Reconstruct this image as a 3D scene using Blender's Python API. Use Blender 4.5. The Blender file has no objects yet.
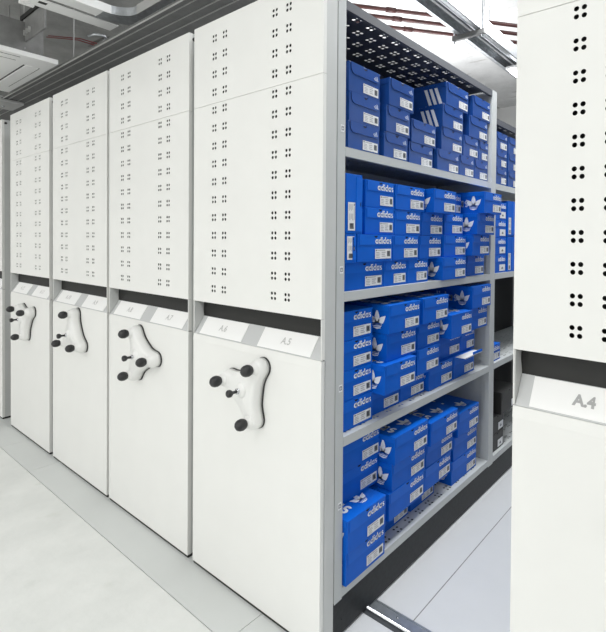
import bpy, bmesh, math
from math import sin, cos, pi, radians
from mathutils import Vector, Matrix, Euler

scene = bpy.context.scene
COL = scene.collection

# ------------------------------------------------------------------ materials
MATS = {}
def mat(name, col, rough=.5, metal=0., spec=.5, noise=0., nscale=20., bump=0., bscale=200., emit=None):
    m = bpy.data.materials.new(name); m.use_nodes = True
    nt = m.node_tree; b = nt.nodes['Principled BSDF']
    b.inputs['Base Color'].default_value = (*col, 1)
    b.inputs['Roughness'].default_value = rough
    b.inputs['Metallic'].default_value = metal
    b.inputs['Specular IOR Level'].default_value = spec
    tc = nt.nodes.new('ShaderNodeTexCoord')
    if noise:
        n = nt.nodes.new('ShaderNodeTexNoise'); n.inputs['Scale'].default_value = nscale
        n.inputs['Detail'].default_value = 5
        nt.links.new(tc.outputs['Object'], n.inputs['Vector'])
        r = nt.nodes.new('ShaderNodeValToRGB')
        r.color_ramp.elements[0].position = .3; r.color_ramp.elements[1].position = .7
        r.color_ramp.elements[0].color = (*[c*(1-noise) for c in col], 1)
        r.color_ramp.elements[1].color = (*[min(1, c*(1+noise)) for c in col], 1)
        nt.links.new(n.outputs['Fac'], r.inputs['Fac'])
        nt.links.new(r.outputs['Color'], b.inputs['Base Color'])
    if bump:
        n2 = nt.nodes.new('ShaderNodeTexNoise'); n2.inputs['Scale'].default_value = bscale
        n2.inputs['Detail'].default_value = 4
        nt.links.new(tc.outputs['Object'], n2.inputs['Vector'])
        bp = nt.nodes.new('ShaderNodeBump'); bp.inputs['Strength'].default_value = bump
        bp.inputs['Distance'].default_value = .01
        nt.links.new(n2.outputs['Fac'], bp.inputs['Height'])
        nt.links.new(bp.outputs['Normal'], b.inputs['Normal'])
    if emit:
        b.inputs['Emission Color'].default_value = (*emit[0], 1)
        b.inputs['Emission Strength'].default_value = emit[1]
    MATS[name] = m
    return m

mat('white_paint', (.80, .80, .775), .42, noise=.012, nscale=6)
mat('card_white', (.90, .90, .89), .5)
mat('ledge_grey', (.55, .56, .56), .5)
mat('grey_paint', (.57, .58, .572), .45, noise=.02, nscale=8)
mat('shelf_grey', (.52, .54, .54), .42, noise=.02, nscale=8)
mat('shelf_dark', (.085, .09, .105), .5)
mat('black_sheet', (.012, .013, .015), .55)
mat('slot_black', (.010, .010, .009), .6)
mat('plinth_black', (.019, .021, .023), .5, spec=.3, noise=.25, nscale=60)
mat('crank_white', (.82, .82, .80), .3)
mat('knob_black', (.018, .018, .019), .38)
mat('chrome', (.58, .59, .61), .25, 1.)
mat('gasket', (.03, .03, .03), .5)
mat('ink_grey', (.40, .40, .40), .6)
mat('ink_pale', (.55, .55, .54), .6)
mat('blue_box', (.0015, .108, .560), .45, spec=.22, noise=.06, nscale=9)
mat('blue_flap', (.0018, .122, .610), .42, spec=.25, noise=.05, nscale=9)
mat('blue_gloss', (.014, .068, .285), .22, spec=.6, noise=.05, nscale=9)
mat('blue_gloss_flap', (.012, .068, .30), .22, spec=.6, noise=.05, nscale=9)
mat('navy_edge', (.004, .02, .12), .5)
mat('hole_black', (.004, .005, .010), .8)
mat('print_white', (.84, .86, .9), .5)
mat('print_soft', (.50, .58, .76), .5)
mat('sticker', (.78, .79, .80), .5)
mat('sticker_ink', (.17, .18, .20), .6)
mat('sticker_ink_soft', (.42, .43, .46), .6)
mat('box_inside', (.80, .79, .76), .7)
mat('black_card', (.022, .022, .022), .5, noise=.15, nscale=12)
mat('galvanised', (.50, .52, .54), .35, .75, noise=.15, nscale=30)
mat('tray_grey', (.165, .165, .163), .5, .2, noise=.12, nscale=14)
mat('tray_edge', (.55, .55, .54), .4, .3)
mat('white_metal', (.86, .86, .85), .45)
mat('ac_white', (.91, .91, .90), .45)
mat('ac_slot', (.05, .05, .05), .6)
mat('red_pipe', (.055, .013, .011), .5, noise=.25, nscale=12)
mat('red_cable', (.30, .07, .07), .5)
mat('duct_grey', (.26, .26, .255), .55, .2, noise=.2, nscale=9)
mat('tube_glow', (.9, .9, .9), .4, emit=((.93, .97, 1.), 14.))
mat('rail_steel', (.42, .45, .48), .32, .8, noise=.12, nscale=25)
mat('rail_dark', (.05, .055, .06), .45)
mat('seam_dark', (.22, .22, .22), .7)
mat('wall_paint', (.70, .70, .69), .7, noise=.02, nscale=3)

def concrete(name, c0, c1, sc, rough=.6, bump=.25, stain=None):
    m = bpy.data.materials.new(name); m.use_nodes = True
    nt = m.node_tree; b = nt.nodes['Principled BSDF']; b.inputs['Roughness'].default_value = rough
    tc = nt.nodes.new('ShaderNodeTexCoord')
    n1 = nt.nodes.new('ShaderNodeTexNoise'); n1.inputs['Scale'].default_value = sc; n1.inputs['Detail'].default_value = 8
    n1.inputs['Roughness'].default_value = .65
    nt.links.new(tc.outputs['Object'], n1.inputs['Vector'])
    r = nt.nodes.new('ShaderNodeValToRGB')
    r.color_ramp.elements[0].position = .32; r.color_ramp.elements[0].color = (*c0, 1)
    r.color_ramp.elements[1].position = .68; r.color_ramp.elements[1].color = (*c1, 1)
    nt.links.new(n1.outputs['Fac'], r.inputs['Fac'])
    out = r.outputs['Color']
    if stain:
        n3 = nt.nodes.new('ShaderNodeTexNoise'); n3.inputs['Scale'].default_value = stain[1]; n3.inputs['Detail'].default_value = 6
        mp = nt.nodes.new('ShaderNodeMapping'); mp.inputs['Scale'].default_value = stain[2]
        nt.links.new(tc.outputs['Object'], mp.inputs['Vector']); nt.links.new(mp.outputs['Vector'], n3.inputs['Vector'])
        r3 = nt.nodes.new('ShaderNodeValToRGB')
        r3.color_ramp.elements[0].position = .62; r3.color_ramp.elements[0].color = (1, 1, 1, 1)
        r3.color_ramp.elements[1].position = .70; r3.color_ramp.elements[1].color = (*stain[0], 1)
        nt.links.new(n3.outputs['Fac'], r3.inputs['Fac'])
        mx = nt.nodes.new('ShaderNodeMix'); mx.data_type = 'RGBA'; mx.blend_type = 'MULTIPLY'; mx.inputs['Factor'].default_value = 1
        nt.links.new(out, mx.inputs['A']); nt.links.new(r3.outputs['Color'], mx.inputs['B'])
        out = mx.outputs['Result']
    nt.links.new(out, b.inputs['Base Color'])
    n2 = nt.nodes.new('ShaderNodeTexNoise'); n2.inputs['Scale'].default_value = sc*9; n2.inputs['Detail'].default_value = 4
    nt.links.new(tc.outputs['Object'], n2.inputs['Vector'])
    bp = nt.nodes.new('ShaderNodeBump'); bp.inputs['Strength'].default_value = bump; bp.inputs['Distance'].default_value = .01
    nt.links.new(n2.outputs['Fac'], bp.inputs['Height']); nt.links.new(bp.outputs['Normal'], b.inputs['Normal'])
    MATS[name] = m
    return m
concrete('hall_concrete', (.71, .725, .705), (.81, .82, .80), 3.2, .55, .18, ((.93, .935, .92), 5, (1, 1, 1)))
concrete('strip_floor', (.64, .66, .65), (.67, .69, .68), 2.0, .5, .05)
concrete('aisle_floor', (.57, .585, .60), (.61, .62, .635), 2.0, .38, .05)
concrete('white_ceiling', (.66, .66, .65), (.85, .85, .84), 2.6, .85, .6, ((.62, .60, .57), 3, (.6, 2.2, 1)))
concrete('grey_ceiling', (.33, .33, .32), (.47, .47, .455), 3.0, .9, .8, ((.35, .34, .33), 2.4, (.7, 2.6, 1)))

# ------------------------------------------------------------------ mesh builder
class MB:
    def __init__(s): s.v = []; s.f = []; s.mi = []; s.mats = []; s.sm = []
    def m(s, name):
        if name not in s.mats: s.mats.append(name)
        return s.mats.index(name)
    def face(s, pts, mname, smooth=False):
        i = len(s.v); s.v += [tuple(p) for p in pts]; s.f.append(list(range(i, i+len(pts)))); s.mi.append(s.m(mname)); s.sm.append(smooth)
    def mesh(s, verts, faces, mname, smooth=False):
        i = len(s.v); s.v += [tuple(p) for p in verts]; k = s.m(mname)
        for f in faces: s.f.append([i+j for j in f]); s.mi.append(k); s.sm.append(smooth)
    def box(s, x0, x1, y0, y1, z0, z1, mname, bev=0.):
        if bev:
            bm = bmesh.new(); bmesh.ops.create_cube(bm, size=1)
            for v in bm.verts:
                v.co = Vector(((x0+x1)/2+v.co.x*(x1-x0), (y0+y1)/2+v.co.y*(y1-y0), (z0+z1)/2+v.co.z*(z1-z0)))
            bmesh.ops.bevel(bm, geom=bm.edges[:], offset=bev, segments=2, affect='EDGES', profile=.6)
            bm.verts.index_update()
            s.mesh([v.co[:] for v in bm.verts], [[v.index for v in f.verts] for f in bm.faces], mname); bm.free()
            return
        V = [(x0,y0,z0),(x1,y0,z0),(x1,y1,z0),(x0,y1,z0),(x0,y0,z1),(x1,y0,z1),(x1,y1,z1),(x0,y1,z1)]
        s.mesh(V, [(0,3,2,1),(4,5,6,7),(0,1,5,4),(1,2,6,5),(2,3,7,6),(3,0,4,7)], mname)
    def tube(s, pts, r, mname, seg=12, caps=True):
        pts = [Vector(p) for p in pts]; rings = []
        for i, p in enumerate(pts):
            d = (pts[min(i+1, len(pts)-1)] - pts[max(i-1, 0)]).normalized()
            a = Vector((0, 0, 1)) if abs(d.z) < .9 else Vector((1, 0, 0))
            u = d.cross(a).normalized(); w = d.cross(u)
            rings.append([p + (u*cos(2*pi*k/seg) + w*sin(2*pi*k/seg))*r for k in range(seg)])
        V = [q for rg in rings for q in rg]; F = []
        for i in range(len(rings)-1):
            for k in range(seg):
                F.append((i*seg+k, i*seg+(k+1) % seg, (i+1)*seg+(k+1) % seg, (i+1)*seg+k))
        s.mesh(V, F, mname, True)
        if caps: s.face(rings[0][::-1], mname); s.face(rings[-1], mname)
    def lathe(s, prof, c, axis, mname, seg=20):
        """profile [(r, t)] turned about an axis through c ('y': towards -Y)"""
        V = []; F = []; n = len(prof)
        for (r, t) in prof:
            for k in range(seg):
                a = 2*pi*k/seg
                if axis == 'y': V.append((c[0]+r*cos(a), c[1]-t, c[2]+r*sin(a)))
                else: V.append((c[0]+r*cos(a), c[1]+r*sin(a), c[2]+t))
        for i in range(n-1):
            for k in range(seg): F.append((i*seg+k, i*seg+(k+1) % seg, (i+1)*seg+(k+1) % seg, (i+1)*seg+k))
        s.mesh(V, F, mname, True)
    def data(s, name):
        me = bpy.data.meshes.new(name); me.from_pydata(s.v, [], s.f)
        for n in s.mats: me.materials.append(MATS[n])
        me.polygons.foreach_set('material_index', s.mi); me.polygons.foreach_set('use_smooth', s.sm)
        bm = bmesh.new(); bm.from_mesh(me)
        bmesh.ops.remove_doubles(bm, verts=bm.verts, dist=1e-5)
        bmesh.ops.recalc_face_normals(bm, faces=bm.faces); bm.to_mesh(me); bm.free()
        me.update(); return me
    def flat(s, name):                                     # printed faces: keep the winding
        me = bpy.data.meshes.new(name); me.from_pydata(s.v, [], s.f)
        for n in s.mats: me.materials.append(MATS[n])
        me.polygons.foreach_set('material_index', s.mi); me.update(); return me

def link(name, me, parent=None, loc=(0, 0, 0), rot=(0, 0, 0)):
    o = bpy.data.objects.new(name, me); COL.objects.link(o)
    o.location = loc; o.rotation_euler = rot
    if parent: o.parent = parent
    return o
def tag(o, label, cat, group=None, kind=None):
    o['label'] = label; o['category'] = cat
    if group: o['group'] = group
    if kind: o['kind'] = kind
    return o
def thing(name, label, cat, loc=(0, 0, 0), rot=(0, 0, 0), group=None):
    return tag(link(name, None, None, loc, rot), label, cat, group)
def structure(name, me, label, cat):
    return tag(link(name, me), label, cat, None, 'structure')

# sheet with holes in a plane; P(u, v, w) maps plane coordinates and depth to space
def perforate(mb, u0, u1, v0, v1, us, vs, r, P, t, mname, both=True, keep=None, seg=12):
    c = r*1.25
    def brk(lo, hi, cs):
        b = [lo]
        for x in cs: b += [x-c, x+c]
        return b+[hi]
    U = brk(u0, u1, us); V = brk(v0, v1, vs)
    ang = [pi/4 + 2*pi*k/seg for k in range(seg)]
    q = seg//4
    for i in range(len(U)-1):
        for j in range(len(V)-1):
            hole = i % 2 == 1 and j % 2 == 1
            for w in ((0, t) if both else (0,)):
                if not hole:
                    mb.face([P(U[i], V[j], w), P(U[i+1], V[j], w), P(U[i+1], V[j+1], w), P(U[i], V[j+1], w)], mname)
                else:
                    cu, cv = us[i//2], vs[j//2]
                    cor = [(U[i+1], V[j+1]), (U[i], V[j+1]), (U[i], V[j]), (U[i+1], V[j])]
                    for sd in range(4):
                        arc = [(cu+r*cos(ang[(sd*q+k) % seg]), cv+r*sin(ang[(sd*q+k) % seg])) for k in range(q+1)]
                        poly = [cor[sd], cor[(sd+1) % 4]] + arc[::-1]
                        mb.face([P(a, b, w) for a, b in poly], mname)
            if hole:
                cu, cv = us[i//2], vs[j//2]
                for k in range(seg):
                    a, b = ang[k], ang[(k+1) % seg]
                    mb.face([P(cu+r*cos(a), cv+r*sin(a), 0), P(cu+r*cos(b), cv+r*sin(b), 0),
                             P(cu+r*cos(b), cv+r*sin(b), t), P(cu+r*cos(a), cv+r*sin(a), t)], mname)

def text_mesh(s, size, mname, bold=.0):
    cu = bpy.data.curves.new('t', 'FONT'); cu.body = s; cu.size = size; cu.offset = bold; cu.align_x = 'CENTER'; cu.align_y = 'CENTER'
    cu.fill_mode = 'FRONT' if hasattr(cu, 'fill_mode') else cu.fill_mode
    o = bpy.data.objects.new('t', cu); COL.objects.link(o)
    dg = bpy.context.evaluated_depsgraph_get(); dg.update()
    me = bpy.data.meshes.new_from_object(o.evaluated_get(dg))
    bpy.data.objects.remove(o); bpy.data.curves.remove(cu)
    me.materials.clear(); me.materials.append(MATS[mname])
    return me

# ------------------------------------------------------------------ marks on the boxes (2D polygons)
def stroke(pts, w):
    """quads along a polyline, mitred"""
    out = []; n = len(pts); L = []; R = []
    for i, (x, y) in enumerate(pts):
        x0, y0 = pts[max(i-1, 0)]; x1, y1 = pts[min(i+1, n-1)]
        dx, dy = x1-x0, y1-y0; l = math.hypot(dx, dy) or 1
        L.append((x-dy/l*w/2, y+dx/l*w/2)); R.append((x+dy/l*w/2, y-dx/l*w/2))
    for i in range(n-1): out.append([R[i], R[i+1], L[i+1], L[i]])
    return out
def arc(cx, cy, r, a0, a1, n=10): return [(cx+r*cos(radians(a0+(a1-a0)*k/n)), cy+r*sin(radians(a0+(a1-a0)*k/n))) for k in range(n+1)]
def wordmark():
    """rounded lower-case 'adidas', x-height 1, returns polygons and width"""
    P = []; w = .30; x = 0
    for ch in 'adidas':
        if ch in 'ad':
            P += stroke(arc(x+.5, .5, .36, 0, 360, 16), w)
            P += stroke([(x+.88, 0), (x+.88, 1.0 if ch == 'a' else 1.45)], w); x += 1.15
        elif ch == 'i':
            P += stroke([(x+.15, 0), (x+.15, 1.0)], w); P += stroke([(x+.15, 1.15), (x+.15, 1.45)], w); x += .42
        else:
            P += stroke(arc(x+.40, .70, .20, 30, 250, 8) + arc(x+.40, .30, .20, 70, -150, 8), .24); x += .8
    return P, x-.05
WM, WMW = wordmark()
def petal(cx, cy, ang, L, W):
    pts = []
    for k in range(17):
        t = k/16; pts.append((W*sin(pi*t**.8)*(1-.15*t), L*t))
    full = pts + [(-a, b) for a, b in pts[::-1][1:-1]]
    ca, sa = cos(radians(ang)), sin(radians(ang))
    return [(cx+a*ca-b*sa, cy+a*sa+b*ca) for a, b in full]
def trefoil():
    return [petal(0, .0, 0, 1.08, .22), petal(-.06, .0, 46, .92, .23), petal(.06, .0, -46, .92, .23),
            [(-.42, .0), (.42, .0), (.30, -.22), (.0, -.30), (-.30, -.22)], [(-.42, 0), (0, .25), (.42, 0)]]
TF = trefoil()
TFBARS = [[(-.55, y), (.55, y), (.55, y+.045), (-.55, y+.045)] for y in (-.17, -.06, .05)]

def front_poly(mb, polys, s, ox, oz, mname, x):       # on the +X face: u -> +Y, v -> +Z
    for p in polys: mb.face([(x, ox+a*s, oz+b*s) for a, b in p], mname)
def side_poly(mb, polys, s, ox, oz, mname, y):        # on the -Y face: u -> +X
    for p in polys: mb.face([(ox+a*s, y, oz+b*s) for a, b in p], mname)
def top_poly(mb, polys, s, ox, oy, mname, z, rot=0):  # on the lid: u -> +Y, v -> -X
    for p in polys: mb.face([(ox-b*s, oy+a*s, z) for a, b in p], mname)

def cr(poly, w, h):   # a label block: rectangle helper
    a, b, c, d = poly; return [(a*w, b*h), (c*w, b*h), (c*w, d*h), (a*w, d*h)]
def sticker_mesh(w, h, x, y0, z0, variant=0):
    mb = MB()
    mb.face([(x, y0, z0), (x, y0+w, z0), (x, y0+w, z0+h), (x, y0, z0+h)], 'sticker')
    def bar(a, b, c, d, m): mb.face([(x+.0004, y0+a*w, z0+b*h), (x+.0004, y0+c*w, z0+b*h), (x+.0004, y0+c*w, z0+d*h), (x+.0004, y0+a*w, z0+d*h)], m)
    if variant == 2:
        bar(.0, .0, .03, 1., 'sticker_ink_soft')
        bar(.35, .3, .65, .5, 'sticker_ink'); bar(.45, .5, .58, .62, 'sticker_ink'); return mb.flat('sticker')
    bar(.04, .80, .12, .93, 'sticker_ink'); bar(.15, .82, .62, .91, 'sticker_ink_soft')
    for k in range(4): bar(.06, .12+.16*k, .30-.04*(k % 2), .19+.16*k, 'sticker_ink_soft')
    for k in range(3): bar(.40, .20+.2*k, .64-.05*(k % 2), .29+.2*k, 'sticker_ink_soft')
    bar(.74, .22, .94, .80, 'sticker_ink')
    bar(.78, .30, .82, .74, 'sticker_ink_soft'); bar(.86, .30, .89, .74, 'sticker_ink_soft')
    return mb.flat('sticker')

# ------------------------------------------------------------------ shoe box
DEP = .312
def flap_mesh(w, h, mname, curved, th, tilt=0, inside=False):
    """front flap of the lid: rounded lower corners, a half-round finger notch in the top edge"""
    fh = .38*h if not inside else .42*h
    e = .010; rad = fh*.55
    o = []                                               # outline from top left, clockwise seen from the front
    nw = .013
    o.append((e, h))
    o += [(w/2-nw, h)] + [(w/2+nw*cos(a), h-nw*1.0*sin(a)) for a in [pi-pi*k/8 for k in range(1, 8)]] + [(w/2+nw, h)]
    o.append((w-e, h))
    if curved:
        o += [(w-e, h-fh+rad*.5)] + [(w-e-rad*.5+rad*.5*cos(a), h-fh+rad*.5+rad*.5*sin(a)) for a in [-pi/2*k/4 for k in range(1, 5)]]
        o += [(e+rad+rad*cos(a), h-fh+rad+rad*sin(a)) for a in [-pi/2-pi/2*k/6 for k in range(0, 7)]]
    else:
        o += [(w-e, h-fh), (e, h-fh)]
    mb = MB(); n = len(o)
    ct, st = cos(tilt), sin(tilt)
    def T(x, y, z): zz = z-h; return (x*ct - zz*st*1.0, y, h + zz*ct + x*st) if tilt else (x, y, z)
    mb.face([T(th, a, b) for a, b in o], mname)
    mb.face([T(.0003, a, b) for a, b in o[::-1]], 'box_inside' if inside else mname)
    for i in range(n):
        a, b = o[i], o[(i+1) % n]
        mb.face([T(0.0003, *a), T(0.0003, *b), T(th, *b), T(th, *a)], 'navy_edge' if curved else mname)
    return mb.data('flap')

CACHE = {}
def cached(key, fn):
    if key not in CACHE: CACHE[key] = fn()
    return CACHE[key]

def shoe_box(X, y0, y1, z, h, label, group, style='old', tf=True, topmark=False, stripes=False, bigside=False,
             upright=False, flap_tilt=0, white_flap=False, yaw=0, name='shoe_box', word=True, sticker_variant=0):
    w = round(y1-y0, 3); h = round(h-.0006, 4); d = DEP
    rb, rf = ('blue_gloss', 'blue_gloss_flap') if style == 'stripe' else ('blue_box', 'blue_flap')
    if style == 'black': rb = rf = 'black_card'
    W, H = (w, h)
    root = thing(name, label, 'shoe box', (X-d/2, (y0+y1)/2, z), (0, 0, yaw), group)
    if upright: W, H = h, w                            # a box stood on its long edge: build it lying, then turn it
    holder = (0, 0, 0); off = Vector((d/2, -W/2, 0)); rot = (0, 0, 0)
    if upright:
        # quarter turn about X: lying (y, z) -> (z, W-y)
        rot = (-pi/2, 0, 0); off = Vector((d/2, -w/2, W))
    def part(n, me, parent=root):
        if parent is root: o = link(n, me, root, off, rot)
        else: o = link(n, me, parent)
        return o
    k = (style, W, H)
    def body():
        mb = MB(); mb.box(-d, 0, 0, W, 0, H-.004, rb, .0018); return mb.data('body')
    part('carton', cached(('body',)+k, body))
    def lid():
        mb = MB(); mb.box(-d-.001, .0012, -.0012, W+.0012, H-.006, H, rf, .0015)
        mb.box(-d*.97, -.006, -.0022, -.0006, H*.80, H-.004, rf); return mb.data('lid')
    lo = part('lid', cached(('lid',)+k, lid))
    curved = style == 'stripe'
    th = .0030 if curved else .0020
    fl = part('flap', cached(('flap', flap_tilt, white_flap)+k, lambda: flap_mesh(W, H, rf, curved, th, flap_tilt, bool(flap_tilt))), lo)
    if white_flap:
        def wf():
            mb = MB(); hh = H
            mb.box(.001, .055, .02, W-.012, hh-.004, hh-.001, 'box_inside')
            mb.box(.051, .056, W*.5, W-.012, hh-.0005, hh+.012, rf)
            return mb.data('open_flap')
        o = part('open_flap', wf(), lo); o['label'] = 'white inner lid flap sticking out'
    def notch():
        mb = MB(); r = .0115
        mb.face([(.0006, W/2+r*cos(a), H-.0035+ -r*.95*sin(a)) for a in [pi*q/10 for q in range(11)]], 'hole_black'); return mb.flat('notch')
    if not flap_tilt: part('finger_hole', cached(('notch',)+k, notch))
    # size label low on the right of the front
    lw = .104 if W > .19 else .086; lh = .039
    if style == 'stripe': lw, lh = (.092, .036) if W > .16 else (.072, .036)
    if style == 'black': lw, lh = .075, .045
    ly = max(.008, W-lw-.012); lz = max(.004, .10*H)
    o = part('size_label', cached(('lab', lw, lh, sticker_variant)+k, lambda: sticker_mesh(lw, lh, .0016, ly, lz, sticker_variant)))
    if word and style == 'old':
        def wm():
            mb = MB(); s = .0180; ww = WMW*s
            front_poly(mb, WM, s, W-ww-.012, H-.036, 'print_white', th+.0006); return mb.flat('wordmark')
        part('wordmark', cached(('wm',)+k, wm), fl if not flap_tilt else lo)
    if style == 'stripe':
        def lg():
            mb = MB()
            for q in range(3):
                a = W-.036+q*.008
                front_poly(mb, [[(a, 0), (a+.005, 0), (a-.002, .010+.004*q), (a-.007, .010+.004*q)]], 1, 0, H-.034, 'print_soft', th+.0006)
            return mb.flat('logo')
        part('logo', cached(('lg',)+k, lg), fl)
    if tf and style == 'old' and not upright:
        def tfm():
            mb = MB(); s = .062*min(1, H/.115); ox, oz = -.062, H*.30
            side_poly(mb, TF, s, ox, oz, 'print_white', -.0008)
            side_poly(mb, TFBARS, s, ox, oz, rb, -.0014); return mb.flat('trefoil')
        part('trefoil', cached(('tf',)+k, tfm))
    if bigside:
        def bs():
            mb = MB(); s = .034
            side_poly(mb, WM, s, -.092-WMW*s, H*.30, 'print_soft', -.0010); return mb.flat('side_wordmark')
        part('side_wordmark', cached(('bs',)+k, bs))
    if stripes:
        def st():
            mb = MB()
            for q in range(3):
                a = -.135+.030*q
                mb.face([(a+.035, -.0012, H*.02), (a+.053, -.0012, H*.02), (a+.015, -.0012, H*.97), (a-.003, -.0012, H*.97)], 'print_white')
            return mb.flat('side_stripes')
        part('side_stripes', cached(('st',)+k, st))
    if topmark:
        def tm():
            mb = MB(); s = .055
            top_poly(mb, TF, s, -.050, W*.62, 'print_white', H+.0006)
            top_poly(mb, TFBARS, s, -.050, W*.62, rf, H+.0011); return mb.flat('lid_trefoil')
        part('lid_trefoil', cached(('tm',)+k, tm), lo)
        def tw():
            mb = MB(); sw = .050                          # large wordmark running back along the lid
            for p in WM: mb.face([(-.040-(WMW-a)*sw, W*.12+b*sw, H+.0006) for a, b in p], 'print_white')
            return mb.flat('lid_wordmark')
        part('lid_wordmark', cached(('tw',)+k, tw), lo)
    return root

# ------------------------------------------------------------------ camera (fitted to the photograph)
F, CX, CY = 467.9068, 396.412, 245.817
ROLL, PITCH, YAW = .0094, -.0129, -.6305
CAM = Vector((1.1554, -1.1493, 1.4458))
fwd = Vector((sin(YAW), cos(YAW), 0)); right = Vector((cos(YAW), -sin(YAW), 0)); up = Vector((0, 0, 1))
f2 = fwd*cos(PITCH) + up*sin(PITCH); u2 = up*cos(PITCH) - fwd*sin(PITCH)
r3 = right*cos(ROLL) + u2*sin(ROLL); u3 = u2*cos(ROLL) - right*sin(ROLL)
cd = bpy.data.cameras.new('camera'); cam = bpy.data.objects.new('camera', cd); COL.objects.link(cam)
Mx = Matrix((r3, u3, -f2)).transposed().to_4x4(); Mx.translation = CAM; cam.matrix_world = Mx
cd.sensor_fit = 'VERTICAL'; cd.sensor_height = 24.; cd.lens = 24.*F/632
cd.shift_x = (303-CX)/632; cd.shift_y = (CY-316)/632
cd.clip_start = .02
scene.camera = cam

# ------------------------------------------------------------------ room
FZ = -.012                                                # floor level; the end panels hang 12 mm above it
CEIL = 3.6
X0, X1, Y0, Y1 = -8.0, 5.0, -8.0, 6.0
def slab(x0, x1, y0, y1, z0, z1, m):
    mb = MB(); mb.box(x0, x1, y0, y1, z0, z1, m); return mb.data('slab')
structure('floor', slab(X0, X1, Y0, -.160, FZ-.2, FZ, 'hall_concrete'), 'pale mottled concrete floor of the hall in front of the units', 'floor')
structure('floor_aisle', slab(X0, X1, .062, Y1, FZ-.2, FZ, 'aisle_floor'), 'smooth grey panel floor running back along the open aisle', 'floor')
def strip():
    mb = MB(); xs = [X0, -2.93, -2.37, -.316, 1.9, X1]
    for a, b in zip(xs[:-1], xs[1:]): mb.box(a+.0012, b-.0012, -.157, .061, FZ-.02, FZ+.0005, 'strip_floor')
    mb.box(X0, X1, -.160, .062, FZ-.2, FZ-.004, 'seam_dark')
    return mb.data('strip')
structure('trim_1', strip(), 'smooth grey floor strip along the foot of the white end panels', 'floor strip')
def seam():
    mb = MB(); mb.box(.172, .176, .062, Y1, FZ-.0005, FZ+.0004, 'seam_dark'); return mb.data('seam')
structure('trim_2', seam(), 'thin dark joint between the grey floor panels in the aisle', 'floor joint')
structure('ceiling', slab(-2.0, X1, Y0, Y1, CEIL, CEIL+.2, 'white_ceiling'), 'rough white painted concrete ceiling above the aisle', 'ceiling')
structure('ceiling_left', slab(X0, -2.0, Y0, Y1, CEIL, CEIL+.2, 'grey_ceiling'), 'bare grey concrete ceiling on the left above the air conditioner', 'ceiling')
structure('wall_left', slab(X0-.2, X0, Y0, Y1, FZ, CEIL, 'wall_paint'), 'plain pale wall at the far left end of the hall', 'wall')
structure('wall_right', slab(X1, X1+.2, Y0, Y1, FZ, CEIL, 'wall_paint'), 'plain pale wall at the right end of the hall', 'wall')
structure('wall_back', slab(X0, X1, Y1, Y1+.2, FZ, CEIL, 'wall_paint'), 'plain pale wall behind the shelving units', 'wall')
structure('wall_front', slab(X0, X1, Y0-.2, Y0, FZ, CEIL, 'wall_paint'), 'plain pale wall opposite the shelving units', 'wall')

# ------------------------------------------------------------------ mobile shelving units
UW, UH = .80, 2.366
ZS, ZL = 1.168, 1.022                                     # top of slot, top of the lower panel
ROWS = [1.2305+.0757*k for k in range(15)]
CLX = [.155, .228, .545, .622]
SEAM = 2.016

def upper_panel(z0, z1):
    mb = MB(); us = []; vs = []
    for c in CLX: us += [c-.009, c+.009]
    for rz in ROWS:
        if z0 < rz < z1: vs += [rz-.0095, rz+.0095]
    perforate(mb, 0, UW, z0, z1, us, vs, .0062, lambda u, v, w: (u, w, v), .0015, 'white_paint', both=False)
    for (a, b, c, d) in ((0, z0, UW, z0), (UW, z0, UW, z1), (UW, z1, 0, z1), (0, z1, 0, z0)):
        mb.face([(a, 0, b), (c, 0, d), (c, .016, d), (a, .016, b)], 'white_paint')
    return mb.data('upper_panel')
ME_UP = upper_panel(ZS, SEAM-.0008); ME_TOP = upper_panel(SEAM+.0008, UH)
def lower_panel():
    mb = MB(); mb.box(0, UW, 0, .02, .002, ZL-.028, 'white_paint', .002)
    mb.mesh([(0, -.0005, ZL-.030), (UW, -.0005, ZL-.030), (UW, .002, ZL), (0, .002, ZL), (0, .02, ZL-.03), (UW, .02, ZL-.03), (UW, .02, ZL-.002), (0, .02, ZL-.002)],
            [(0, 1, 2, 3), (4, 7, 6, 5), (0, 3, 7, 4), (1, 5, 6, 2), (0, 4, 5, 1), (3, 2, 6, 7)], 'white_paint')
    return mb.data('lower_panel')
ME_LOW = lower_panel()
def end_frame():
    mb = MB()
    mb.box(0, .0025, .0165, .068, .004, UH, 'grey_paint'); mb.box(UW-.0025, UW, .0165, .068, .004, UH, 'grey_paint')
    mb.box(.0025, UW-.0025, .060, .068, .004, UH, 'grey_paint'); mb.box(.0025, UW-.0025, .0165, .060, UH-.012, UH, 'grey_paint')
    mb.box(.0025, UW-.0025, .0205, .060, .004, .02, 'grey_paint')
    mb.box(0, .0025, .001, .0165, ZL+.003, ZS-.001, 'white_paint'); mb.box(UW-.0025, UW, .001, .0165, ZL+.003, ZS-.001, 'white_paint')
    return mb.data('end_frame')
ME_FRAME = end_frame()
def slot_back():
    mb = MB(); mb.box(.003, UW-.003, .0485, .054, 1.085, ZS+.03, 'slot_black'); mb.box(.003, UW-.003, .0165, .0485, ZS+.004, ZS+.012, 'slot_black')
    return mb.data('slot_back')
ME_SLOT = slot_back()
def hole_shade_lining():  # black sheets put in for the shade behind the panel holes
    mb = MB(); mb.box(.003, UW-.003, .055, .0595, .03, UH-.014, 'slot_black'); mb.box(.003, .0045, .017, .055, ZS+.014, UH-.014, 'slot_black'); mb.box(UW-.0045, UW-.003, .017, .055, ZS+.014, UH-.014, 'slot_black'); return mb.data('hole_shade_lining')
ME_LINE = hole_shade_lining()
def gap_shade():  # black strip stands in for shade in the gap under the panel
    mb = MB(); mb.box(.002, UW-.002, .004, .066, -.0105, .0018, 'slot_black'); return mb.data('gap_shade')
ME_GAP_SHADE = gap_shade()
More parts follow.
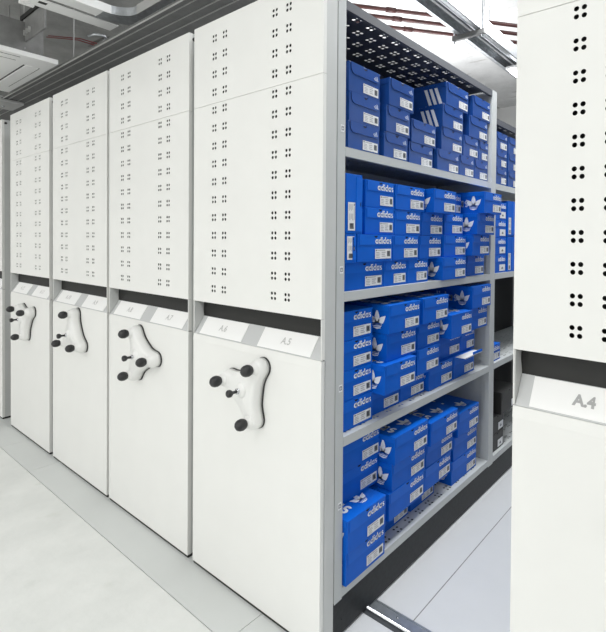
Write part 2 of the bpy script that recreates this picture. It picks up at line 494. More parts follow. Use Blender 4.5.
def cheek(s):
    # curved side plate of the label slot: tall at the front, running down to the ledge at the back
    x0, x1 = (.0026, .0056) if s == 0 else (UW-.0056, UW-.0026)
    o = [(.002, ZL+.002), (.002, ZS-.002), (.012, ZS-.004), (.030, ZS-.016), (.042, ZS-.036), (.048, 1.105), (.048, 1.096)]
    mb = MB(); n = len(o)
    mb.face([(x0, a, b) for a, b in o], 'grey_paint'); mb.face([(x1, a, b) for a, b in o[::-1]], 'grey_paint')
    for i in range(n):
        a, b = o[i], o[(i+1) % n]; mb.face([(x0, *a), (x0, *b), (x1, *b), (x1, *a)], 'grey_paint')
    return mb.data('cheek')
ME_CHK = [cheek(0), cheek(1)]
LB, LT = (.003, ZL+.001), (.048, 1.095)                    # ledge foot and head in (y, z)
LA = math.atan2(LT[1]-LB[1], LT[0]-LB[0]); LLEN = math.hypot(LT[0]-LB[0], LT[1]-LB[1])
def ledge():
    mb = MB(); t = .003; ny, nz = sin(LA)*t, -cos(LA)*t
    V = []
    for x in (.0060, UW-.0060): V += [(x, LB[0], LB[1]), (x, LT[0], LT[1]), (x, LT[0]+ny, LT[1]+nz), (x, LB[0]+ny, LB[1]+nz)]
    mb.mesh(V, [(0, 1, 2, 3), (7, 6, 5, 4), (0, 4, 5, 1), (1, 5, 6, 2), (2, 6, 7, 3), (3, 7, 4, 0)], 'ledge_grey')
    return mb.data('label_ledge')
ME_LEDGE = ledge()
def card():
    mb = MB(); mb.box(-.149, .149, -LLEN*.5+.004, LLEN*.5-.002, 0, .0012, 'card_white'); return mb.data('label_card')
ME_CARD = card()

# three-armed crank; field = smooth union of three capsules
def crank_outline(level, n=120):
    tips = [(.122*cos(radians(90+120*k)), .122*sin(radians(90+120*k))) for k in range(3)]
    def sd(x, y):
        ds = []
        for tx, ty in tips:
            l2 = tx*tx+ty*ty; t = max(0, min(1, (x*tx+y*ty)/l2)); rr = .026+.006*max(0, (t-.6)/.4)
            ds.append(math.hypot(x-tx*t, y-ty*t)-rr)
        k = 28.; return -math.log(sum(math.exp(-k*d) for d in ds))/k
    out = []
    for i in range(n):
        a = 2*pi*i/n; lo, hi = 0., .22
        for _ in range(40):
            m = (lo+hi)/2
            if sd(m*cos(a), m*sin(a)) < level: lo = m
            else: hi = m
        out.append((lo*cos(a), lo*sin(a)))
    return out
ARM = [radians(90+120*k) for k in range(3)]
def crank_body():
    mb = MB(); base = crank_outline(-.0)
    prof = [(-.000, -.006), (.000, -.026), (-.0025, -.040), (-.007, -.047), (-.014, -.051)]
    loops = []; n = len(base)
    for lv, y in prof:
        loops.append([(a, y, b) for a, b in crank_outline(lv)])
    V = [p for l in loops for p in l]; Fc = []
    for i in range(len(loops)-1):
        for k in range(n): Fc.append((i*n+k, i*n+(k+1) % n, (i+1)*n+(k+1) % n, (i+1)*n+k))
    Fc.append(tuple(range(n))[::-1]); 
    c = len(V); V.append((0, -.053, 0))
    for k in range(n): Fc.append(((len(loops)-1)*n+k, (len(loops)-1)*n+(k+1) % n, c))
    mb.mesh(V, Fc, 'crank_white', True)
    for a in ARM:                                         # raised boss that carries each knob
        x, z = .122*cos(a), .122*sin(a)
        mb.lathe([(.027, .046), (.025, .053), (.020, .059), (.014, .063), (.010, .068), (0, .069)], (x, 0, z), 'y', 'crank_white', 24)
    mb.lathe([(.032, .046), (.030, .054), (.023, .061), (.012, .065), (0, .066)], (0, 0, 0), 'y', 'crank_white', 24)
    return mb.data('hand_crank')
ME_CRANK = crank_body()
def crank_gasket():
    mb = MB(); o = crank_outline(.0022); n = len(o)
    mb.mesh([(a, -.0005, b) for a, b in o]+[(a, -.0062, b) for a, b in o],
            [tuple(range(n)), tuple(range(2*n-1, n-1, -1))]+[(k, (k+1) % n, n+(k+1) % n, n+k) for k in range(n)], 'gasket')
    return mb.data('backing_plate')
ME_GASK = crank_gasket()
def knob():
    mb = MB(); p = [(.008, -.014), (.012, -.010), (.0195, .000), (.0225, .010), (.0215, .021), (.017, .030), (.009, .036), (0, .0375)]
    mb.lathe(p, (0, 0, 0), 'y', 'knob_black', 22); return mb.data('knob')
ME_KNOB = knob()
def pin():
    mb = MB(); mb.lathe([(.011, .058), (.011, .071), (.007, .073), (0, .073)], (0, 0, 0), 'y', 'chrome', 16)
    mb.lathe([(.006, .072), (.006, .088), (.010, .092), (.0145, .099), (.0145, .107), (.011, .111), (0, .112)], (0, 0, 0), 'y', 'knob_black', 18)
    return mb.data('lock_pin')
ME_PIN = pin()
def bolt():
    mb = MB(); mb.lathe([(.0, -.000), (.009, .0), (.009, .006), (0, .007)], (0, 0, 0), 'z', 'gasket', 12); return mb.data('bolt')
ME_BOLT = bolt()

# rack behind an end panel
YB = [(.115, 1.358), (1.422, 2.665)]                      # the two bays
RACK_END = 2.73
def cluster_axis(start, pitch, n, dot): return [x for k in range(n) for x in (start+pitch*k-dot, start+pitch*k+dot)]
def shelf(y0, y1, mname, depth=.392, x_first=-.042, r=.0066):
    mb = MB(); L = y1-y0
    us = sorted(cluster_axis(x_first, -.0760, 4, .0115))
    n = int((L-.06)/.0872); vs = cluster_axis(y0+.055, .0872, n, .0115)
    perforate(mb, -depth, 0, y0, y1, us, vs, r, lambda u, v, w: (u, v, w), -.0015, mname, both=True, seg=8)
    # rolled lips front and rear, and the ends
    mb.box(-.016, 0, y0, y1, -.034, -.0016, mname); mb.box(-depth, -depth+.016, y0, y1, -.034, -.0016, mname)
    mb.face([(0, y0, 0), (0, y1, 0), (0, y1, -.002), (0, y0, -.002)], mname)
    return mb.data('shelf')
ME_SHELF = {k: shelf(*YB[k], 'shelf_grey') for k in (0, 1)}
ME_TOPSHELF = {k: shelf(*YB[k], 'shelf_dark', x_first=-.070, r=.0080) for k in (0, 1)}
def post(y0, y1, h0, h1):
    mb = MB(); mb.box(-.030, 0, y0, y1, h0, h1, 'shelf_grey', .0015); return mb.data('post')
def side_sheet(yc, h0, h1, holes=True):
    """upright sheet between two bays with a column of slots near its front edge"""
    mb = MB(); us = [-.365, -.056]; n = int((h1-h0-.06)/.0258); vs = [h0+.03+.0258*k for k in range(n)]
    perforate(mb, -.392, -.030, h0, h1, us, vs, .0042, lambda u, v, w: (u, yc+w, v), .0015, 'shelf_grey', both=True, seg=8)
    return mb.data('side_sheet')
ME_SIDE = [side_sheet(.108, .14, 2.312), side_sheet(1.362, .14, 2.312), side_sheet(1.416, .14, 2.312), side_sheet(2.668, .14, 2.312)]
ME_POST = [post(.0735, .1145, .125, 2.318), post(1.3585, 1.4215, .125, 2.315), post(2.6655, 2.725, .125, 2.315)]
SHELF_Z = [.166, .720, 1.252, 1.782]
def tag_mesh():
    mb = MB(); mb.box(0, .0006, -.009, .009, -.013, .013, 'sticker'); mb.box(.0005, .0009, -.006, .006, -.007, .008, 'sticker_ink')
    mb.box(.0008, .0012, -.0035, .0035, -.002, .001, 'sticker'); mb.box(.0008, .0012, -.001, .001, -.005, .006, 'sticker'); return mb.data('shelf_tag')
ME_TAG = tag_mesh()
def plinth():
    mb = MB(); mb.box(.002, UW-.002, .072, RACK_END, -.004, .131, 'plinth_black', .002)
    for y, z in ((.112, .052),): mb.lathe([(0, 0), (.004, 0)], (UW, y, z), 'y', 'chrome', 8)
    return mb.data('plinth')
ME_PLINTH = plinth()
def back_sheet():
    mb = MB(); mb.box(UW/2-.002, UW/2+.002, .075, RACK_END, .132, 2.31, 'black_sheet'); return mb.data('back_sheet')
ME_BACK = back_sheet()
def blank_side():
    mb = MB(); mb.box(.002, .010, .0705, RACK_END, .132, 2.31, 'grey_paint'); mb.box(UW-.010, UW-.002, .0705, RACK_END, .132, 2.31, 'grey_paint')
    mb.box(.010, UW-.010, .0705, RACK_END, 2.30, 2.31, 'grey_paint'); mb.box(.010, UW-.010, RACK_END-.01, RACK_END, .132, 2.30, 'grey_paint'); return mb.data('rack_sheet')
ME_BLANK = blank_side()

def unit(xl, texts, cx, rot, label, open_rack, bold=.0):
    root = thing('mobile_shelving_unit', label, 'shelving unit', (xl+UW/2, 0, 0), group='mobile shelving units in the row')
    b = (-UW/2, 0, 0)
    link('lower_panel', ME_LOW, root, b); link('upper_panel', ME_UP, root, b); link('top_panel', ME_TOP, root, b)
    o = link('end_frame', ME_FRAME, root, b); o['label'] = 'light grey side frame'
    o = link('slot_back', ME_SLOT, root, b); o['label'] = 'black slot above the labels'
    link('hole_shade_lining', ME_LINE, root, b)
    o = link('gap_shade', ME_GAP_SHADE, root, b); o['label'] = 'black strip for the shade under the white panel'
    for k in (0, 1): link('cheek', ME_CHK[k], root, b)
    lg = link('label_ledge', ME_LEDGE, root, b)
    for k, (t, x) in enumerate(zip(texts, (.191, .5915))):
        my, mz = (LB[0]+LT[0])/2, (LB[1]+LT[1])/2
        c = link('label_card', ME_CARD, lg, (x, my-sin(LA)*.0005, mz+cos(LA)*.0005), (LA, 0, 0))
        c['label'] = 'white card reading ' + t
    # letters are sub-parts' surface print: joined into the card mesh below
        me = text_mesh(t, .037, 'ink_grey' if bold else 'ink_pale', .0016 if bold else .0006)
        cm = ME_CARD.copy(); bm = bmesh.new(); bm.from_mesh(cm); n0 = len(cm.materials)
        cm.materials.append(MATS['ink_grey' if bold else 'ink_pale'])
        tb = bmesh.new(); tb.from_mesh(me)
        for v in tb.verts: v.co.z = .0018; v.co.x -= .02 if bold else 0
        bmesh.ops.reverse_faces(tb, faces=[f for f in tb.faces if f.normal.z < 0])
        tm = bpy.data.meshes.new('tmp'); tb.to_mesh(tm); tb.free()
        nf = len(bm.faces); bm.from_mesh(tm); bm.faces.ensure_lookup_table()
        for f in bm.faces[nf:]: f.material_index = n0
        bm.to_mesh(cm); bm.free(); bpy.data.meshes.remove(tm); bpy.data.meshes.remove(me)
        c.data = cm
    if cx is not None:
        ck = link('hand_crank', ME_CRANK, root, (cx-UW/2, 0, .861), (0, -radians(rot-90), 0))
        o = link('backing_plate', ME_GASK, ck); o['label'] = 'thin black plate behind the white crank'
        for a in ARM:
            o = link('knob', ME_KNOB, ck, (.122*cos(a), -.068, .122*sin(a))); o['label'] = 'black egg-shaped grip'
        o = link('lock_pin', ME_PIN, ck); o['label'] = 'black locking pin on a chrome collar'
    link('bolt', ME_BOLT, root, (UW/2, .024, 2.340), (0, pi/2, 0))
    o = link('plinth', ME_PLINTH, root, b); o['label'] = 'black base panel'
    if not open_rack:
        link('rack_sheet', ME_BLANK, root, b); return root
    o = link('back_sheet', ME_BACK, root, b); o['label'] = 'black middle sheet'
    for side in (0, 1):
        # side 0 faces +X, side 1 is turned half round to face -X (same meshes)
        R = (0, 0, 0); off = Vector((UW/2, 0, 0)); flip = (1, 1, 1)
        if side: off = Vector((-UW/2, 0, 0)); flip = (-1, 1, 1)
        def rk(n, me, z=0, tagl=None):
            o = link(n, me, root, off+Vector((0, 0, z))); o.scale = flip
            return o
        for bay in (0, 1):
            for z in SHELF_Z: rk('shelf', ME_SHELF[bay], z)
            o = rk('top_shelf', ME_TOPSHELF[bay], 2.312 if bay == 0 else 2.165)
            o['label'] = 'dark perforated sheet over the top shelf'
        for p in ME_POST: rk('post', p)
        for q in ME_SIDE: rk('side_sheet', q)
        if side == 0:
            for z in (1.845, 1.335, .905, .475):
                link('shelf_tag', ME_TAG, root, (UW/2+.0002, .098, z))
    return root

U = [(-UW, ('A.6', 'A.5'), .420, 51, 'white mobile shelving unit with A.6 and A.5 cards, open to the aisle', True, .0),
     (-1.6425, ('A.8', 'A.7'), .415, 118, 'white mobile shelving unit with A.8 and A.7 cards, second from the open aisle', False, 0),
     (-2.4725, ('A.10', 'A.9'), .415, 90, 'white mobile shelving unit with A.10 and A.9 cards, third from the open aisle', False, 0),
     (-3.335, ('A.12', 'A.11'), .415, 148, 'white mobile shelving unit with A.12 and A.11 cards beside the narrow gap', False, 0),
     (-4.345, ('A.14', 'A.13'), .415, 75, 'white mobile shelving unit cut by the left edge, beyond the narrow gap', False, 0),
     (.692, ('A.4', 'A.3'), .415, 60, 'white mobile shelving unit with A.4 card, right of the open aisle', False, 1)]  # its closed aisle side is added to bounce light onto the shelves
for a in U: unit(*a)

# ------------------------------------------------------------------ shoe boxes in the open unit
GN = {'T': 'blue shoe boxes on the top shelf', 'B': 'blue shoe boxes on the second shelf', 'C': 'blue shoe boxes on the third shelf', 'D': 'blue shoe boxes on the bottom shelf'}
SH = {'T': 'top shelf', 'B': 'second shelf from top', 'C': 'third shelf from top', 'D': 'bottom shelf'}
ST = {1: 'first stack from the front post', 2: 'second stack from the front post', 3: 'third stack from the front post',
      4: 'fourth stack from the front post', 5: 'stack before the far post', 6: 'partial stack at the far post'}
BOXES = [
('T',1,0,-.020,.150,.337,1.782,0.108),('T',1,1,-.020,.155,.340,1.890,0.110),('T',1,2,-.020,.152,.338,2.000,0.110),
('T',2,0,-.020,.369,.538,1.782,0.109),('T',2,1,-.015,.376,.547,1.891,0.111),('T',2,2,-.010,.388,.567,2.002,0.112),
('T',3,0,-.035,.570,.773,1.782,.104),('T',3,1,-.030,.581,.790,1.886,.104),
('T',4,0,-.020,.790,1.005,1.782,.108),('T',4,1,-.020,.827,1.040,1.890,.112),('T',4,2,-.015,.829,1.036,2.002,.112),('T',4,3,-.010,.854,1.082,2.114,.112),
('T',5,0,-.020,1.010,1.176,1.782,.111),('T',5,1,-.020,1.052,1.225,1.893,.112),('T',5,2,-.015,1.107,1.330,2.005,.114),('T',5,3,-.010,1.140,1.352,2.119,.114),
('T',6,0,-.020,1.181,1.350,1.782,.111),('T',6,1,-.020,1.230,1.352,1.893,.112),
('B',1,0,-.020,.130,.370,1.252,.107),('B',2,0,-.020,.373,.540,1.252,.107),('B',3,0,-.020,.544,.715,1.252,.107),('B',4,0,.010,.800,1.038,1.252,.110),('B',5,0,-.020,1.100,1.315,1.252,.113),
('B',1,1,.000,.185,.406,1.359,.107),('B',2,1,-.010,.423,.618,1.359,.107),('B',3,1,-.015,.630,.828,1.359,.107),('B',4,1,-.005,.835,1.064,1.362,.110),('B',5,1,.030,1.070,1.275,1.365,.113),
('B',1,2,-.010,.240,.429,1.466,.107),('B',2,2,-.010,.432,.633,1.466,.107),('B',3,2,-.015,.646,.840,1.466,.107),('B',4,2,-.015,.855,1.047,1.472,.110),('B',5,2,.050,1.080,1.294,1.478,.113),
('B',1,3,-.010,.242,.430,1.573,.107),('B',2,3,-.005,.433,.657,1.573,.107),('B',3,3,.030,.681,.887,1.573,.110),('B',4,3,-.050,.900,1.090,1.582,.110),('B',5,3,.080,1.100,1.321,1.591,.113),
('C',1,0,-.030,.120,.320,.720,.113),('C',1,1,-.030,.120,.318,.833,.114),('C',1,2,-.030,.120,.317,.947,.114),('C',1,3,-.030,.120,.315,1.061,.113),
('C',2,0,-.050,.325,.537,.720,.105),('C',2,1,.030,.322,.545,.825,.118),('C',2,2,.000,.371,.591,.943,.118),('C',2,3,.020,.361,.589,1.061,.118),
('C',3,0,-.050,.541,.742,.720,.108),('C',3,1,-.010,.616,.810,.828,.118),('C',3,2,-.015,.623,.823,.946,.118),('C',3,3,.015,.621,.850,1.064,.118),
('C',4,0,-.030,.746,.979,.720,.120),('C',4,1,-.050,.860,1.094,.840,.120),('C',4,2,.030,.856,1.075,.960,.120),
('C',5,0,-.030,.988,1.223,.720,.118),('C',5,1,-.050,1.098,1.266,.838,.118),('C',5,2,-.010,1.120,1.342,.956,.120),('C',5,3,.010,1.116,1.347,1.076,.122),
('D',1,0,.010,.124,.358,.166,.124),('D',1,1,.020,.121,.349,.290,.125),('D',1,2,-.070,.165,.412,.415,.124),('D',1,3,-.060,.165,.410,.539,.124),
('D',2,0,-.070,.440,.646,.166,.105),('D',2,1,.000,.398,.668,.271,.116),('D',2,2,.000,.417,.675,.387,.116),('D',2,3,.015,.416,.674,.503,.118),
('D',3,0,-.070,.660,.873,.166,.100),('D',3,1,-.010,.686,.933,.266,.108),('D',3,2,-.010,.697,.952,.374,.108),('D',3,3,.015,.698,.957,.482,.110),
('D',4,0,-.030,.979,1.263,.166,.121),('D',4,1,-.030,.997,1.267,.287,.122),('D',4,2,-.015,1.016,1.260,.409,.124)]
NROW = {}
for q in BOXES: NROW[q[0], q[1]] = max(NROW.get((q[0], q[1]), 0), q[2]+1)
SPECIAL = {('T',4,3): dict(stripes=True), ('T',4,2): dict(stripes=True), ('B',5,3): dict(bigside=True), ('C',5,3): dict(bigside=True),
           ('C',4,2): dict(flap_tilt=-.45), ('C',5,0): dict(white_flap=True)}
TOPMARK = {('D',1,1),('D',2,3),('D',3,3),('D',4,2),('C',2,3),('C',3,3),('C',5,3),('C',2,1),('D',1,3),('C',4,2)}
for (s, st, r, X, y0, y1, z, h) in BOXES:
    n = NROW[s, st]; fr = n-1-r
    rowname = {0: 'topmost box', n-1: 'bottom box'}.get(fr, {1: 'second box down', 2: 'third box down'}.get(fr))
    if n == 1: rowname = 'only box'
    look = 'blue shoe box'
    kw = dict(SPECIAL.get((s, st, r), {}))
    if kw.get('stripes'): look = 'three-striped blue shoe box'
    if kw.get('bigside'): look = 'blue shoe box with side lettering'
    if kw.get('flap_tilt'): look = 'blue shoe box with lifted flap'
    if kw.get('white_flap'): look = 'blue shoe box with white flap'
    lab = '%s, %s of the %s, %s' % (look, rowname, ST[st], SH[s])
    lab = lab.replace(' of the ', ' of ', 1) if len(lab.split()) > 16 else lab
    lab = lab.replace(' from the front post', ' from front post') if len(lab.split()) > 16 else lab
    lab = lab.replace(' from top', '') if len(lab.split()) > 16 else lab
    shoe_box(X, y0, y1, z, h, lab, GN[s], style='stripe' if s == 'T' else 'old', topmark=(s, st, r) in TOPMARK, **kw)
# boxes stood on edge at the near end of the second shelf
shoe_box(.000, .1205, .2100, 1.4665, .222, 'blue shoe box stood on edge beside the front post, second shelf from top', GN['B'], upright=True, word=False)
shoe_box(.000, .1205, .1760, 1.3595, .106, 'narrow blue box with vertical label under the upright box, second shelf', GN['B'], upright=True, word=False)

# far bay
FB = [('T2', 1.440, 1.600, 1.782, .105, 'bottom'), ('T2', 1.440, 1.600, 1.887, .105, 'middle'), ('T2', 1.440, 1.605, 1.992, .105, 'topmost')]
for _, a, b, z, h, w in FB:
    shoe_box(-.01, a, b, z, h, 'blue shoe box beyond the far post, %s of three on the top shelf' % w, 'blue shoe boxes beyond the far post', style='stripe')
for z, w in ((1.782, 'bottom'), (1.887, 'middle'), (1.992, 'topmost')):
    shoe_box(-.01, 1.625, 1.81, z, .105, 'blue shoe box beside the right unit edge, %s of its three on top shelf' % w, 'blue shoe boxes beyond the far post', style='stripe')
for z, w in ((1.252, 'bottom box'), (1.359, 'third box down'), (1.466, 'second box down'), (1.573, 'topmost box')):
    shoe_box(-.01, 1.430, 1.600, z, .106, 'blue shoe box beyond the far post, %s on the second shelf' % w, 'blue shoe boxes beyond the far post', sticker_variant=2, tf=False)
for z, w in ((1.252, 'lower'), (1.475, 'upper')):
    shoe_box(-.005, 1.615, 1.725, z, .220, 'blue shoe box stood on edge, %s of two beside right unit, second shelf' % w, 'blue shoe boxes beyond the far post', upright=True, word=False)
shoe_box(-.02, 1.428, 1.555, .720, .100, 'small blue shoe box alone beyond the far post on the third shelf', 'blue shoe boxes beyond the far post', tf=False)
for y0, y1, z, h, X, w in ((1.435, 1.620, .166, .105, -.02, 'bottom'), (1.435, 1.625, .272, .105, -.02, 'middle'), (1.540, 1.780, .378, .135, .0, 'topmost larger')):
    shoe_box(X, y0, y1, z, h, 'black shoe box, %s of three on the bottom shelf beyond the far post' % w, 'black shoe boxes on the bottom shelf', style='black', sticker_variant=2, tf=False)

# ------------------------------------------------------------------ floor rail
rail = thing('floor_rail', 'steel guide rail crossing the grey aisle floor from the black base', 'rail', (-1.4, .285, FZ))
mb = MB(); mb.box(-3.2, 3.6, -.010, .036, 0, .005, 'rail_steel', .001); mb.box(-3.2, 3.6, .030, .037, .004, .007, 'rail_steel'); link('rail_plate', mb.data('p'), rail)
mb = MB(); mb.box(-3.2, 3.6, -.042, -.0105, 0, .002, 'rail_dark'); link('rail_groove', mb.data('g'), rail)
mb = MB(); mb.tube([(-3.2, -.019, .0075), (3.6, -.019, .0075)], .0065, 'chrome', 12); link('rail_bar', mb.data('b'), rail)
mb = MB()
for k in range(14): mb.lathe([(0, 0), (.004, 0), (.004, .0015), (0, .002)], (-3.1+.5*k+.12, .014, .005), 'z', 'chrome', 10)
link('screw_row', mb.data('s'), rail)

# ------------------------------------------------------------------ things under the ceiling
TRAYS = []
def tray(y0, y1, z, label):
    t = thing('cable_trunking', label, 'cable trunking', (-2.2, (y0+y1)/2, z), group='grey trunking runs above the units')
    w = (y1-y0)/2
    mb = MB(); mb.box(-3.2, 4.6, -w+.003, w-.003, 0, .022, 'tray_grey', .002); link('trough', mb.data('t'), t)
    mb = MB(); mb.box(-3.2, 4.6, -w-.0005, -w+.0025, -.003, .006, 'tray_edge'); link('edge_strip', mb.data('e'), t); TRAYS.append(t)
tray(.187, .222, 2.700, 'narrow front grey trunking run above the units')
tray(.224, .292, 2.700, 'second grey trunking run back, above the units')
tray(.294, .352, 2.700, 'third grey trunking run back, above the units')
tray(.354, .520, 2.700, 'widest rear grey trunking run, nearest the unit tops')

ac = thing('ceiling_air_conditioner', 'white ceiling cassette air conditioner at the upper left corner', 'air conditioner', (-3.44, -.41, 2.70))
mb = MB(); mb.box(-.57, .57, -.57, .572, 0, .035, 'ac_white', .006); link('face_panel', mb.data('f'), ac)
mb = MB(); mb.box(-.50, .50, -.50, .50, .034, .26, 'duct_grey'); link('casing', mb.data('c'), ac)
for k in range(4):
    mb = MB()
    mb.box(-.36, .36, .435, .515, -.004, .001, 'ac_white', .002); mb.box(-.36, .36, .508, .520, -.0015, .0005, 'ac_slot'); mb.box(-.36, .36, .420, .430, -.0015, .0005, 'ac_slot')
    o = link('louver', mb.data('l'), ac, (0, 0, 0), (0, 0, k*pi/2))
mb = MB(); mb.box(-.30, .30, -.30, .30, -.003, .001, 'ac_white', .001)
for k in range(12): mb.box(-.27, .27, -.275+.05*k-.002, -.275+.05*k+.004, -.0042, -.0025, 'ac_slot')
link('intake_grille', mb.data('g'), ac)

ct = thing('cable_tray', 'white metal cable tray running back under the grey ceiling at left', 'cable tray', (-2.13, -.8, 2.80))
mb = MB(); mb.box(-.062, .052, -2., 1.03, 0, .004, 'white_metal'); mb.box(-.066, -.060, -2., 1.03, 0, .05, 'white_metal'); link('inner_channel', mb.data('a'), ct)
mb = MB(); mb.box(.085, .190, -2., .985, .002, .006, 'white_metal'); mb.box(.190, .196, -2., .985, 0, .05, 'white_metal'); link('outer_channel', mb.data('b'), ct)
mb = MB(); mb.box(.053, .084, -2., .99, .030, .040, 'slot_black'); link('dark_gap', mb.data('c'), ct)
mb = MB()
for k in range(10): mb.box(-.03+.02*(k % 2), .0+.02*(k % 2), -1.9+.28*k, -1.86+.28*k, -.0006, .0002, 'slot_black')
link('slot_holes', mb.data('d'), ct)
mb = MB(); mb.box(-.085, -.055, .55, .62, -.012, .05, 'white_metal', .003); link('bracket', mb.data('e'), ct)

bend = thing('tray_bend', 'curved galvanised tray bend where the white tray meets the trunking', 'tray bend', (-2.0, .14, 2.80))
mb = MB()
R0 = .13
for k in range(10):
    a0, a1 = pi/2*k/10, pi/2*(k+1)/10
    for rr in (R0, R0+.13):
        P = [(R0+.06-rr*cos(a), rr*sin(a)-.05) for a in (a0, a1)]
        mb.face([(*P[0], 0), (*P[1], 0), (*P[1], .05), (*P[0], .05)], 'galvanised')
    A = [(R0+.06-R0*cos(a), R0*sin(a)-.05) for a in (a0, a1)]; B = [(R0+.06-(R0+.13)*cos(a), (R0+.13)*sin(a)-.05) for a in (a0, a1)]
    mb.face([(*A[0], 0), (*A[1], 0), (*B[1], 0), (*B[0], 0)], 'galvanised')
link('bend_sheet', mb.data('s'), bend)
mb = MB(); mb.box(.19, 1.1, .0795, .0835, -.002, .055, 'tray_edge'); mb.box(.19, 1.1, .0835, .21, 0, .003, 'galvanised'); link('straight_tail', mb.data('t'), bend)

loop = tag(link('conduit_loop', None), 'thin bent metal conduit loop beside the grey trunking', 'conduit'); loop.location = (-2.6, .2, 2.80)
mb = MB(); pts = [(-.9, .09, 0), (-.2, .09, 0), (.16, .085, 0), (.24, .075, 0), (.285, .045, 0), (.27, .0, 0), (.20, -.02, 0)]
mb.tube(pts, .009, 'galvanised', 10); link('pipe', mb.data('p'), loop)

duct = thing('air_duct', 'large grey sheet metal duct above the white tray', 'duct', (-1.6, -.55, 3.05))
mb = MB(); mb.box(-.30, .9, -1.6, .35, 0, .40, 'duct_grey', .004); link('duct_shell', mb.data('d'), duct)
for y in (-.9, -.15, .345):
    mb = MB(); mb.box(-.325, .925, y-.012, y+.012, -.025, .425, 'tray_edge'); link('flange', mb.data('f'), duct)

jb = thing('junction_panel', 'grey metal panel hanging from the ceiling behind the air conditioner', 'panel', (-2.62, -.02, 2.82))
mb = MB(); mb.box(-.42, .06, .0, .012, 0, .52, 'duct_grey', .002); link('plate', mb.data('p'), jb)
for k in range(4):
    mb = MB(); mb.box(-.36+.05*k, -.345+.05*k, -.012, .0, .04, .075, 'tray_edge'); link('connector', mb.data('c'), jb)
mb = MB(); mb.box(-.38, -.02, -.010, 0, .16, .19, 'slot_black'); link('slot', mb.data('s'), jb)

for (x, y, z0, lab) in ((-2.95, -.018, 2.755, 'thin threaded hanger rod over the air conditioner'), (-2.86, .255, 2.745, 'thin threaded hanger rod holding the grey trunking')):
    h = thing('hanger_rod', lab, 'rod', (x, y, z0), group='hanger rods on the left')
    mb = MB(); mb.tube([(0, 0, 0), (0, 0, CEIL-z0)], .0045, 'tray_edge', 8); link('rod', mb.data('r'), h)
    mb = MB(); mb.lathe([(0, -.0), (.011, .0), (.011, .012), (0, .012)], (0, 0, .016), 'z', 'tray_edge', 6); link('nut', mb.data('n'), h)
for k, dx in enumerate((0, .045)):
    c = tag(link('red_cable', None), ('upper' if k else 'lower') + ' of two red cables beside the grey ceiling panel', 'cable', 'red cables at left'); c.location = (-3.2+dx, .30, 3.02)
    mb = MB(); mb.tube([(-.36, .0, .10), (-.12, .03, .04), (.12, .06, -.02), (.34, .09, -.10)], .0042, 'red_cable', 8); link('sheath', mb.data('c'), c)
for x0, x1, y, lab in ((-4.62, -4.20, .15, 'pale crossbar in front above the far left unit'),):
    cb = t = thing('cross_bracket', 'pale grey bracket lying across the trunking at far left', 'bracket', (-4.42, .24, 2.668))
    mb = MB(); mb.box(-.17, .17, -.09, .10, 0, .030, 'tray_edge', .010); link('plate', mb.data('p'), t)
    mb = MB(); mb.lathe([(0, -.006), (.012, -.006), (.012, 0), (0, 0)], (-.02, -.01, 0), 'z', 'chrome', 8); link('bolt', mb.data('b'), t)

# right: red pipes, galvanised channel on a trapeze, lamp
PIPES = [((-1.261, 1.739), (-.44, 2.699), .016, 'uppermost'), ((-1.306, 1.889), (-.50, 2.850), .016, 'middle'), ((-1.326, 2.121), (-.571, 3.020), .016, 'lowest')]
for (a, b, r, w) in PIPES:
    d = Vector((b[0]-a[0], b[1]-a[1], 0)).normalized(); A = Vector((*a, 3.3))-d*.9; B = Vector((*b, 3.3))+d*1.6
    p = thing('sprinkler_pipe', 'dark red pipe crossing the white ceiling, %s of three' % w, 'pipe', tuple((A+B)/2), group='dark red pipes under the white ceiling')
    h = (B-A)/2
    mb = MB(); mb.tube([-h, h], r, 'red_pipe', 14); link('tube', mb.data('t'), p)
    for t in (-.42, -.1, .35):
        mb = MB(); c = h*t; mb.tube([c-d*.04, c+d*.04], r*1.35, 'red_pipe', 14); link('coupling', mb.data('c'), p)
    mb = MB(); mb.box(-.003, .003, -.003, .003, r, CEIL-3.3, 'galvanised'); mb.box(-.012, .012, -.012, .012, r*.8, r+.02, 'galvanised'); link('hanger', mb.data('h'), p)
for k, y in enumerate((2.0, 2.35, 2.62)):
    c = tag(link('pale_conduit', None), 'pale thin conduit between the red pipes, %s of three' % ('first', 'second', 'third')[k], 'conduit', 'pale conduits between the red pipes')
    c.location = (-.9, y, 3.36)
    d = Vector((.65, .76, 0)); mb = MB(); mb.tube([-d*1.4, d*1.8], .008, 'white_metal', 8); link('tube', mb.data('c'), c)

ch = thing('cable_channel', 'galvanised cable channel hung over the open shelving, running back to the lamp', 'cable channel', (-.385, 2.2, 2.90))
mb = MB(); mb.box(-.09, -.086, -3.0, 3.2, 0, .10, 'galvanised'); mb.box(-.09, -.06, -3.0, 3.2, 0, .004, 'galvanised'); link('side_wall', mb.data('a'), ch)
mb = MB(); mb.box(.086, .09, -3.0, 3.2, 0, .10, 'galvanised'); mb.box(.06, .09, -3.0, 3.2, 0, .004, 'galvanised'); link('side_wall', mb.data('b'), ch)
mb = MB(); mb.box(-.088, .088, -3.0, 3.2, .060, .064, 'galvanised'); link('web', mb.data('c'), ch)
mb = MB(); mb.tube([(.018, -3.0, .045), (.018, 3.2, .045)], .012, 'galvanised', 10); link('cable', mb.data('d'), ch)
mb = MB(); mb.tube([(-.03, -3.0, .05), (-.03, 3.2, .05)], .009, 'white_metal', 10); link('cable', mb.data('e'), ch)
tp = thing('trapeze_hanger', 'grey trapeze bar and rod carrying the galvanised channel', 'hanger', (-.39, 1.80, 2.865))
mb = MB(); mb.box(-.125, .125, -.014, .014, 0, .034, 'tray_grey', .003); link('bar', mb.data('b'), tp)
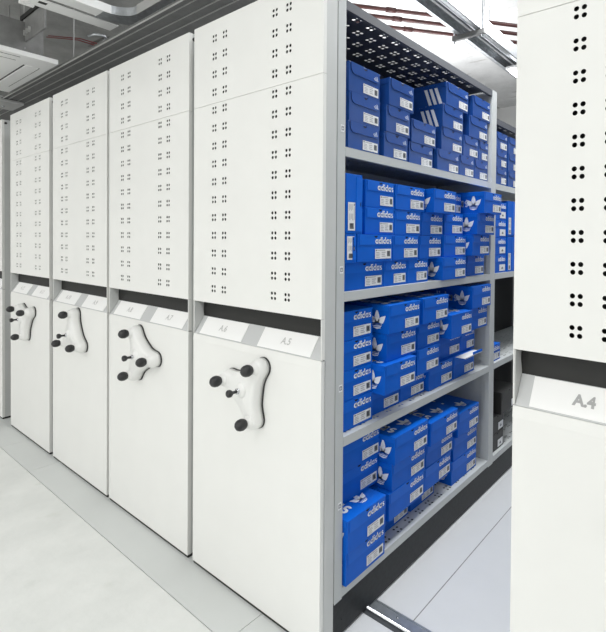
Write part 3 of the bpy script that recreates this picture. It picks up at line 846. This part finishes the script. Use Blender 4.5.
for x in (-.112, .105):
    mb = MB(); mb.tube([(x, 0, -.02), (x, 0, CEIL-2.865)], .006, 'galvanised', 8); link('rod', mb.data('r'), tp)
lamp = thing('tube_lamp', 'lit white tube lamp under the far end of the galvanised channel', 'lamp', (-.385, 3.3, 2.86))
mb = MB(); mb.box(-.05, .05, -.75, .9, .018, .038, 'white_metal', .003); link('lamp_body', mb.data('b'), lamp)
mb = MB(); mb.tube([(0, -.74, .0), (0, .89, .0)], .020, 'tube_glow', 12); o = link('tube', mb.data('t'), lamp); o['label'] = 'glowing white tube'

# hanger rods that carry the things under the ceiling (parts of what they carry)
def hang(root, pts, z0):
    for (x, y) in pts:
        mb = MB(); mb.tube([(x, y, z0), (x, y, CEIL-root.location.z)], .004, 'tray_edge', 8); link('hanger', mb.data('hanger'), root)
hang(duct, [(-.3, -1.3), (.9, -1.3)], .39)
hang(lamp, [(0, -.2), (0, .7)], .03)
hang(ct, [(.15, -1.2)], .004)
hang(ac, [(-.45, -.45), (.45, -.45), (-.45, .45), (.45, .45)], .25)
for o in TRAYS: hang(o, [(-2.9, 0), (3.9, 0)], .02)
hang(cb, [(.05, .02)], .02)

# ------------------------------------------------------------------ light
def area(loc, sx, sy, power, rot=(0, 0, 0), col=(1, 1, 1)):
    l = bpy.data.lights.new('lamp_or_fill', 'AREA'); l.shape = 'RECTANGLE'; l.size = sx; l.size_y = sy; l.energy = power; l.color = col
    o = bpy.data.objects.new('lamp_or_fill', l); COL.objects.link(o); o.location = loc; o.rotation_euler = rot
    return o
for x in (-5.8, -2.8, .2, 3.):
    area((x, -2.7, 3.5), 1.8, .6, 31.5, col=(1., .995, .975))
    area((x, -4.6, 3.5), 1.8, .6, 25, col=(1., .995, .975))
area((-1., -7.8, 1.3), 9., 2.2, 120, (-pi/2, 0, pi), col=(.97, .985, 1.))      # unseen fill light added to brighten the end panels from the front
area((.40, 1.5, 3.5), .6, 3.6, 122, col=(.965, .985, 1.))
area((-1.3, 2.5, 2.45), .5, 2.4, 50, (pi, 0, 0), col=(.97, .98, 1.))  # unseen upward fill added to brighten the white ceiling
w = bpy.data.worlds.new('world'); scene.world = w; w.use_nodes = True
w.node_tree.nodes['Background'].inputs['Color'].default_value = (.9, .95, 1, 1); w.node_tree.nodes['Background'].inputs['Strength'].default_value = .3

vs_ = scene.view_settings
vs_.view_transform = 'Standard'; vs_.look = 'None'; vs_.gamma = 1; vs_.use_curve_mapping = False
vs_.exposure = 0.0
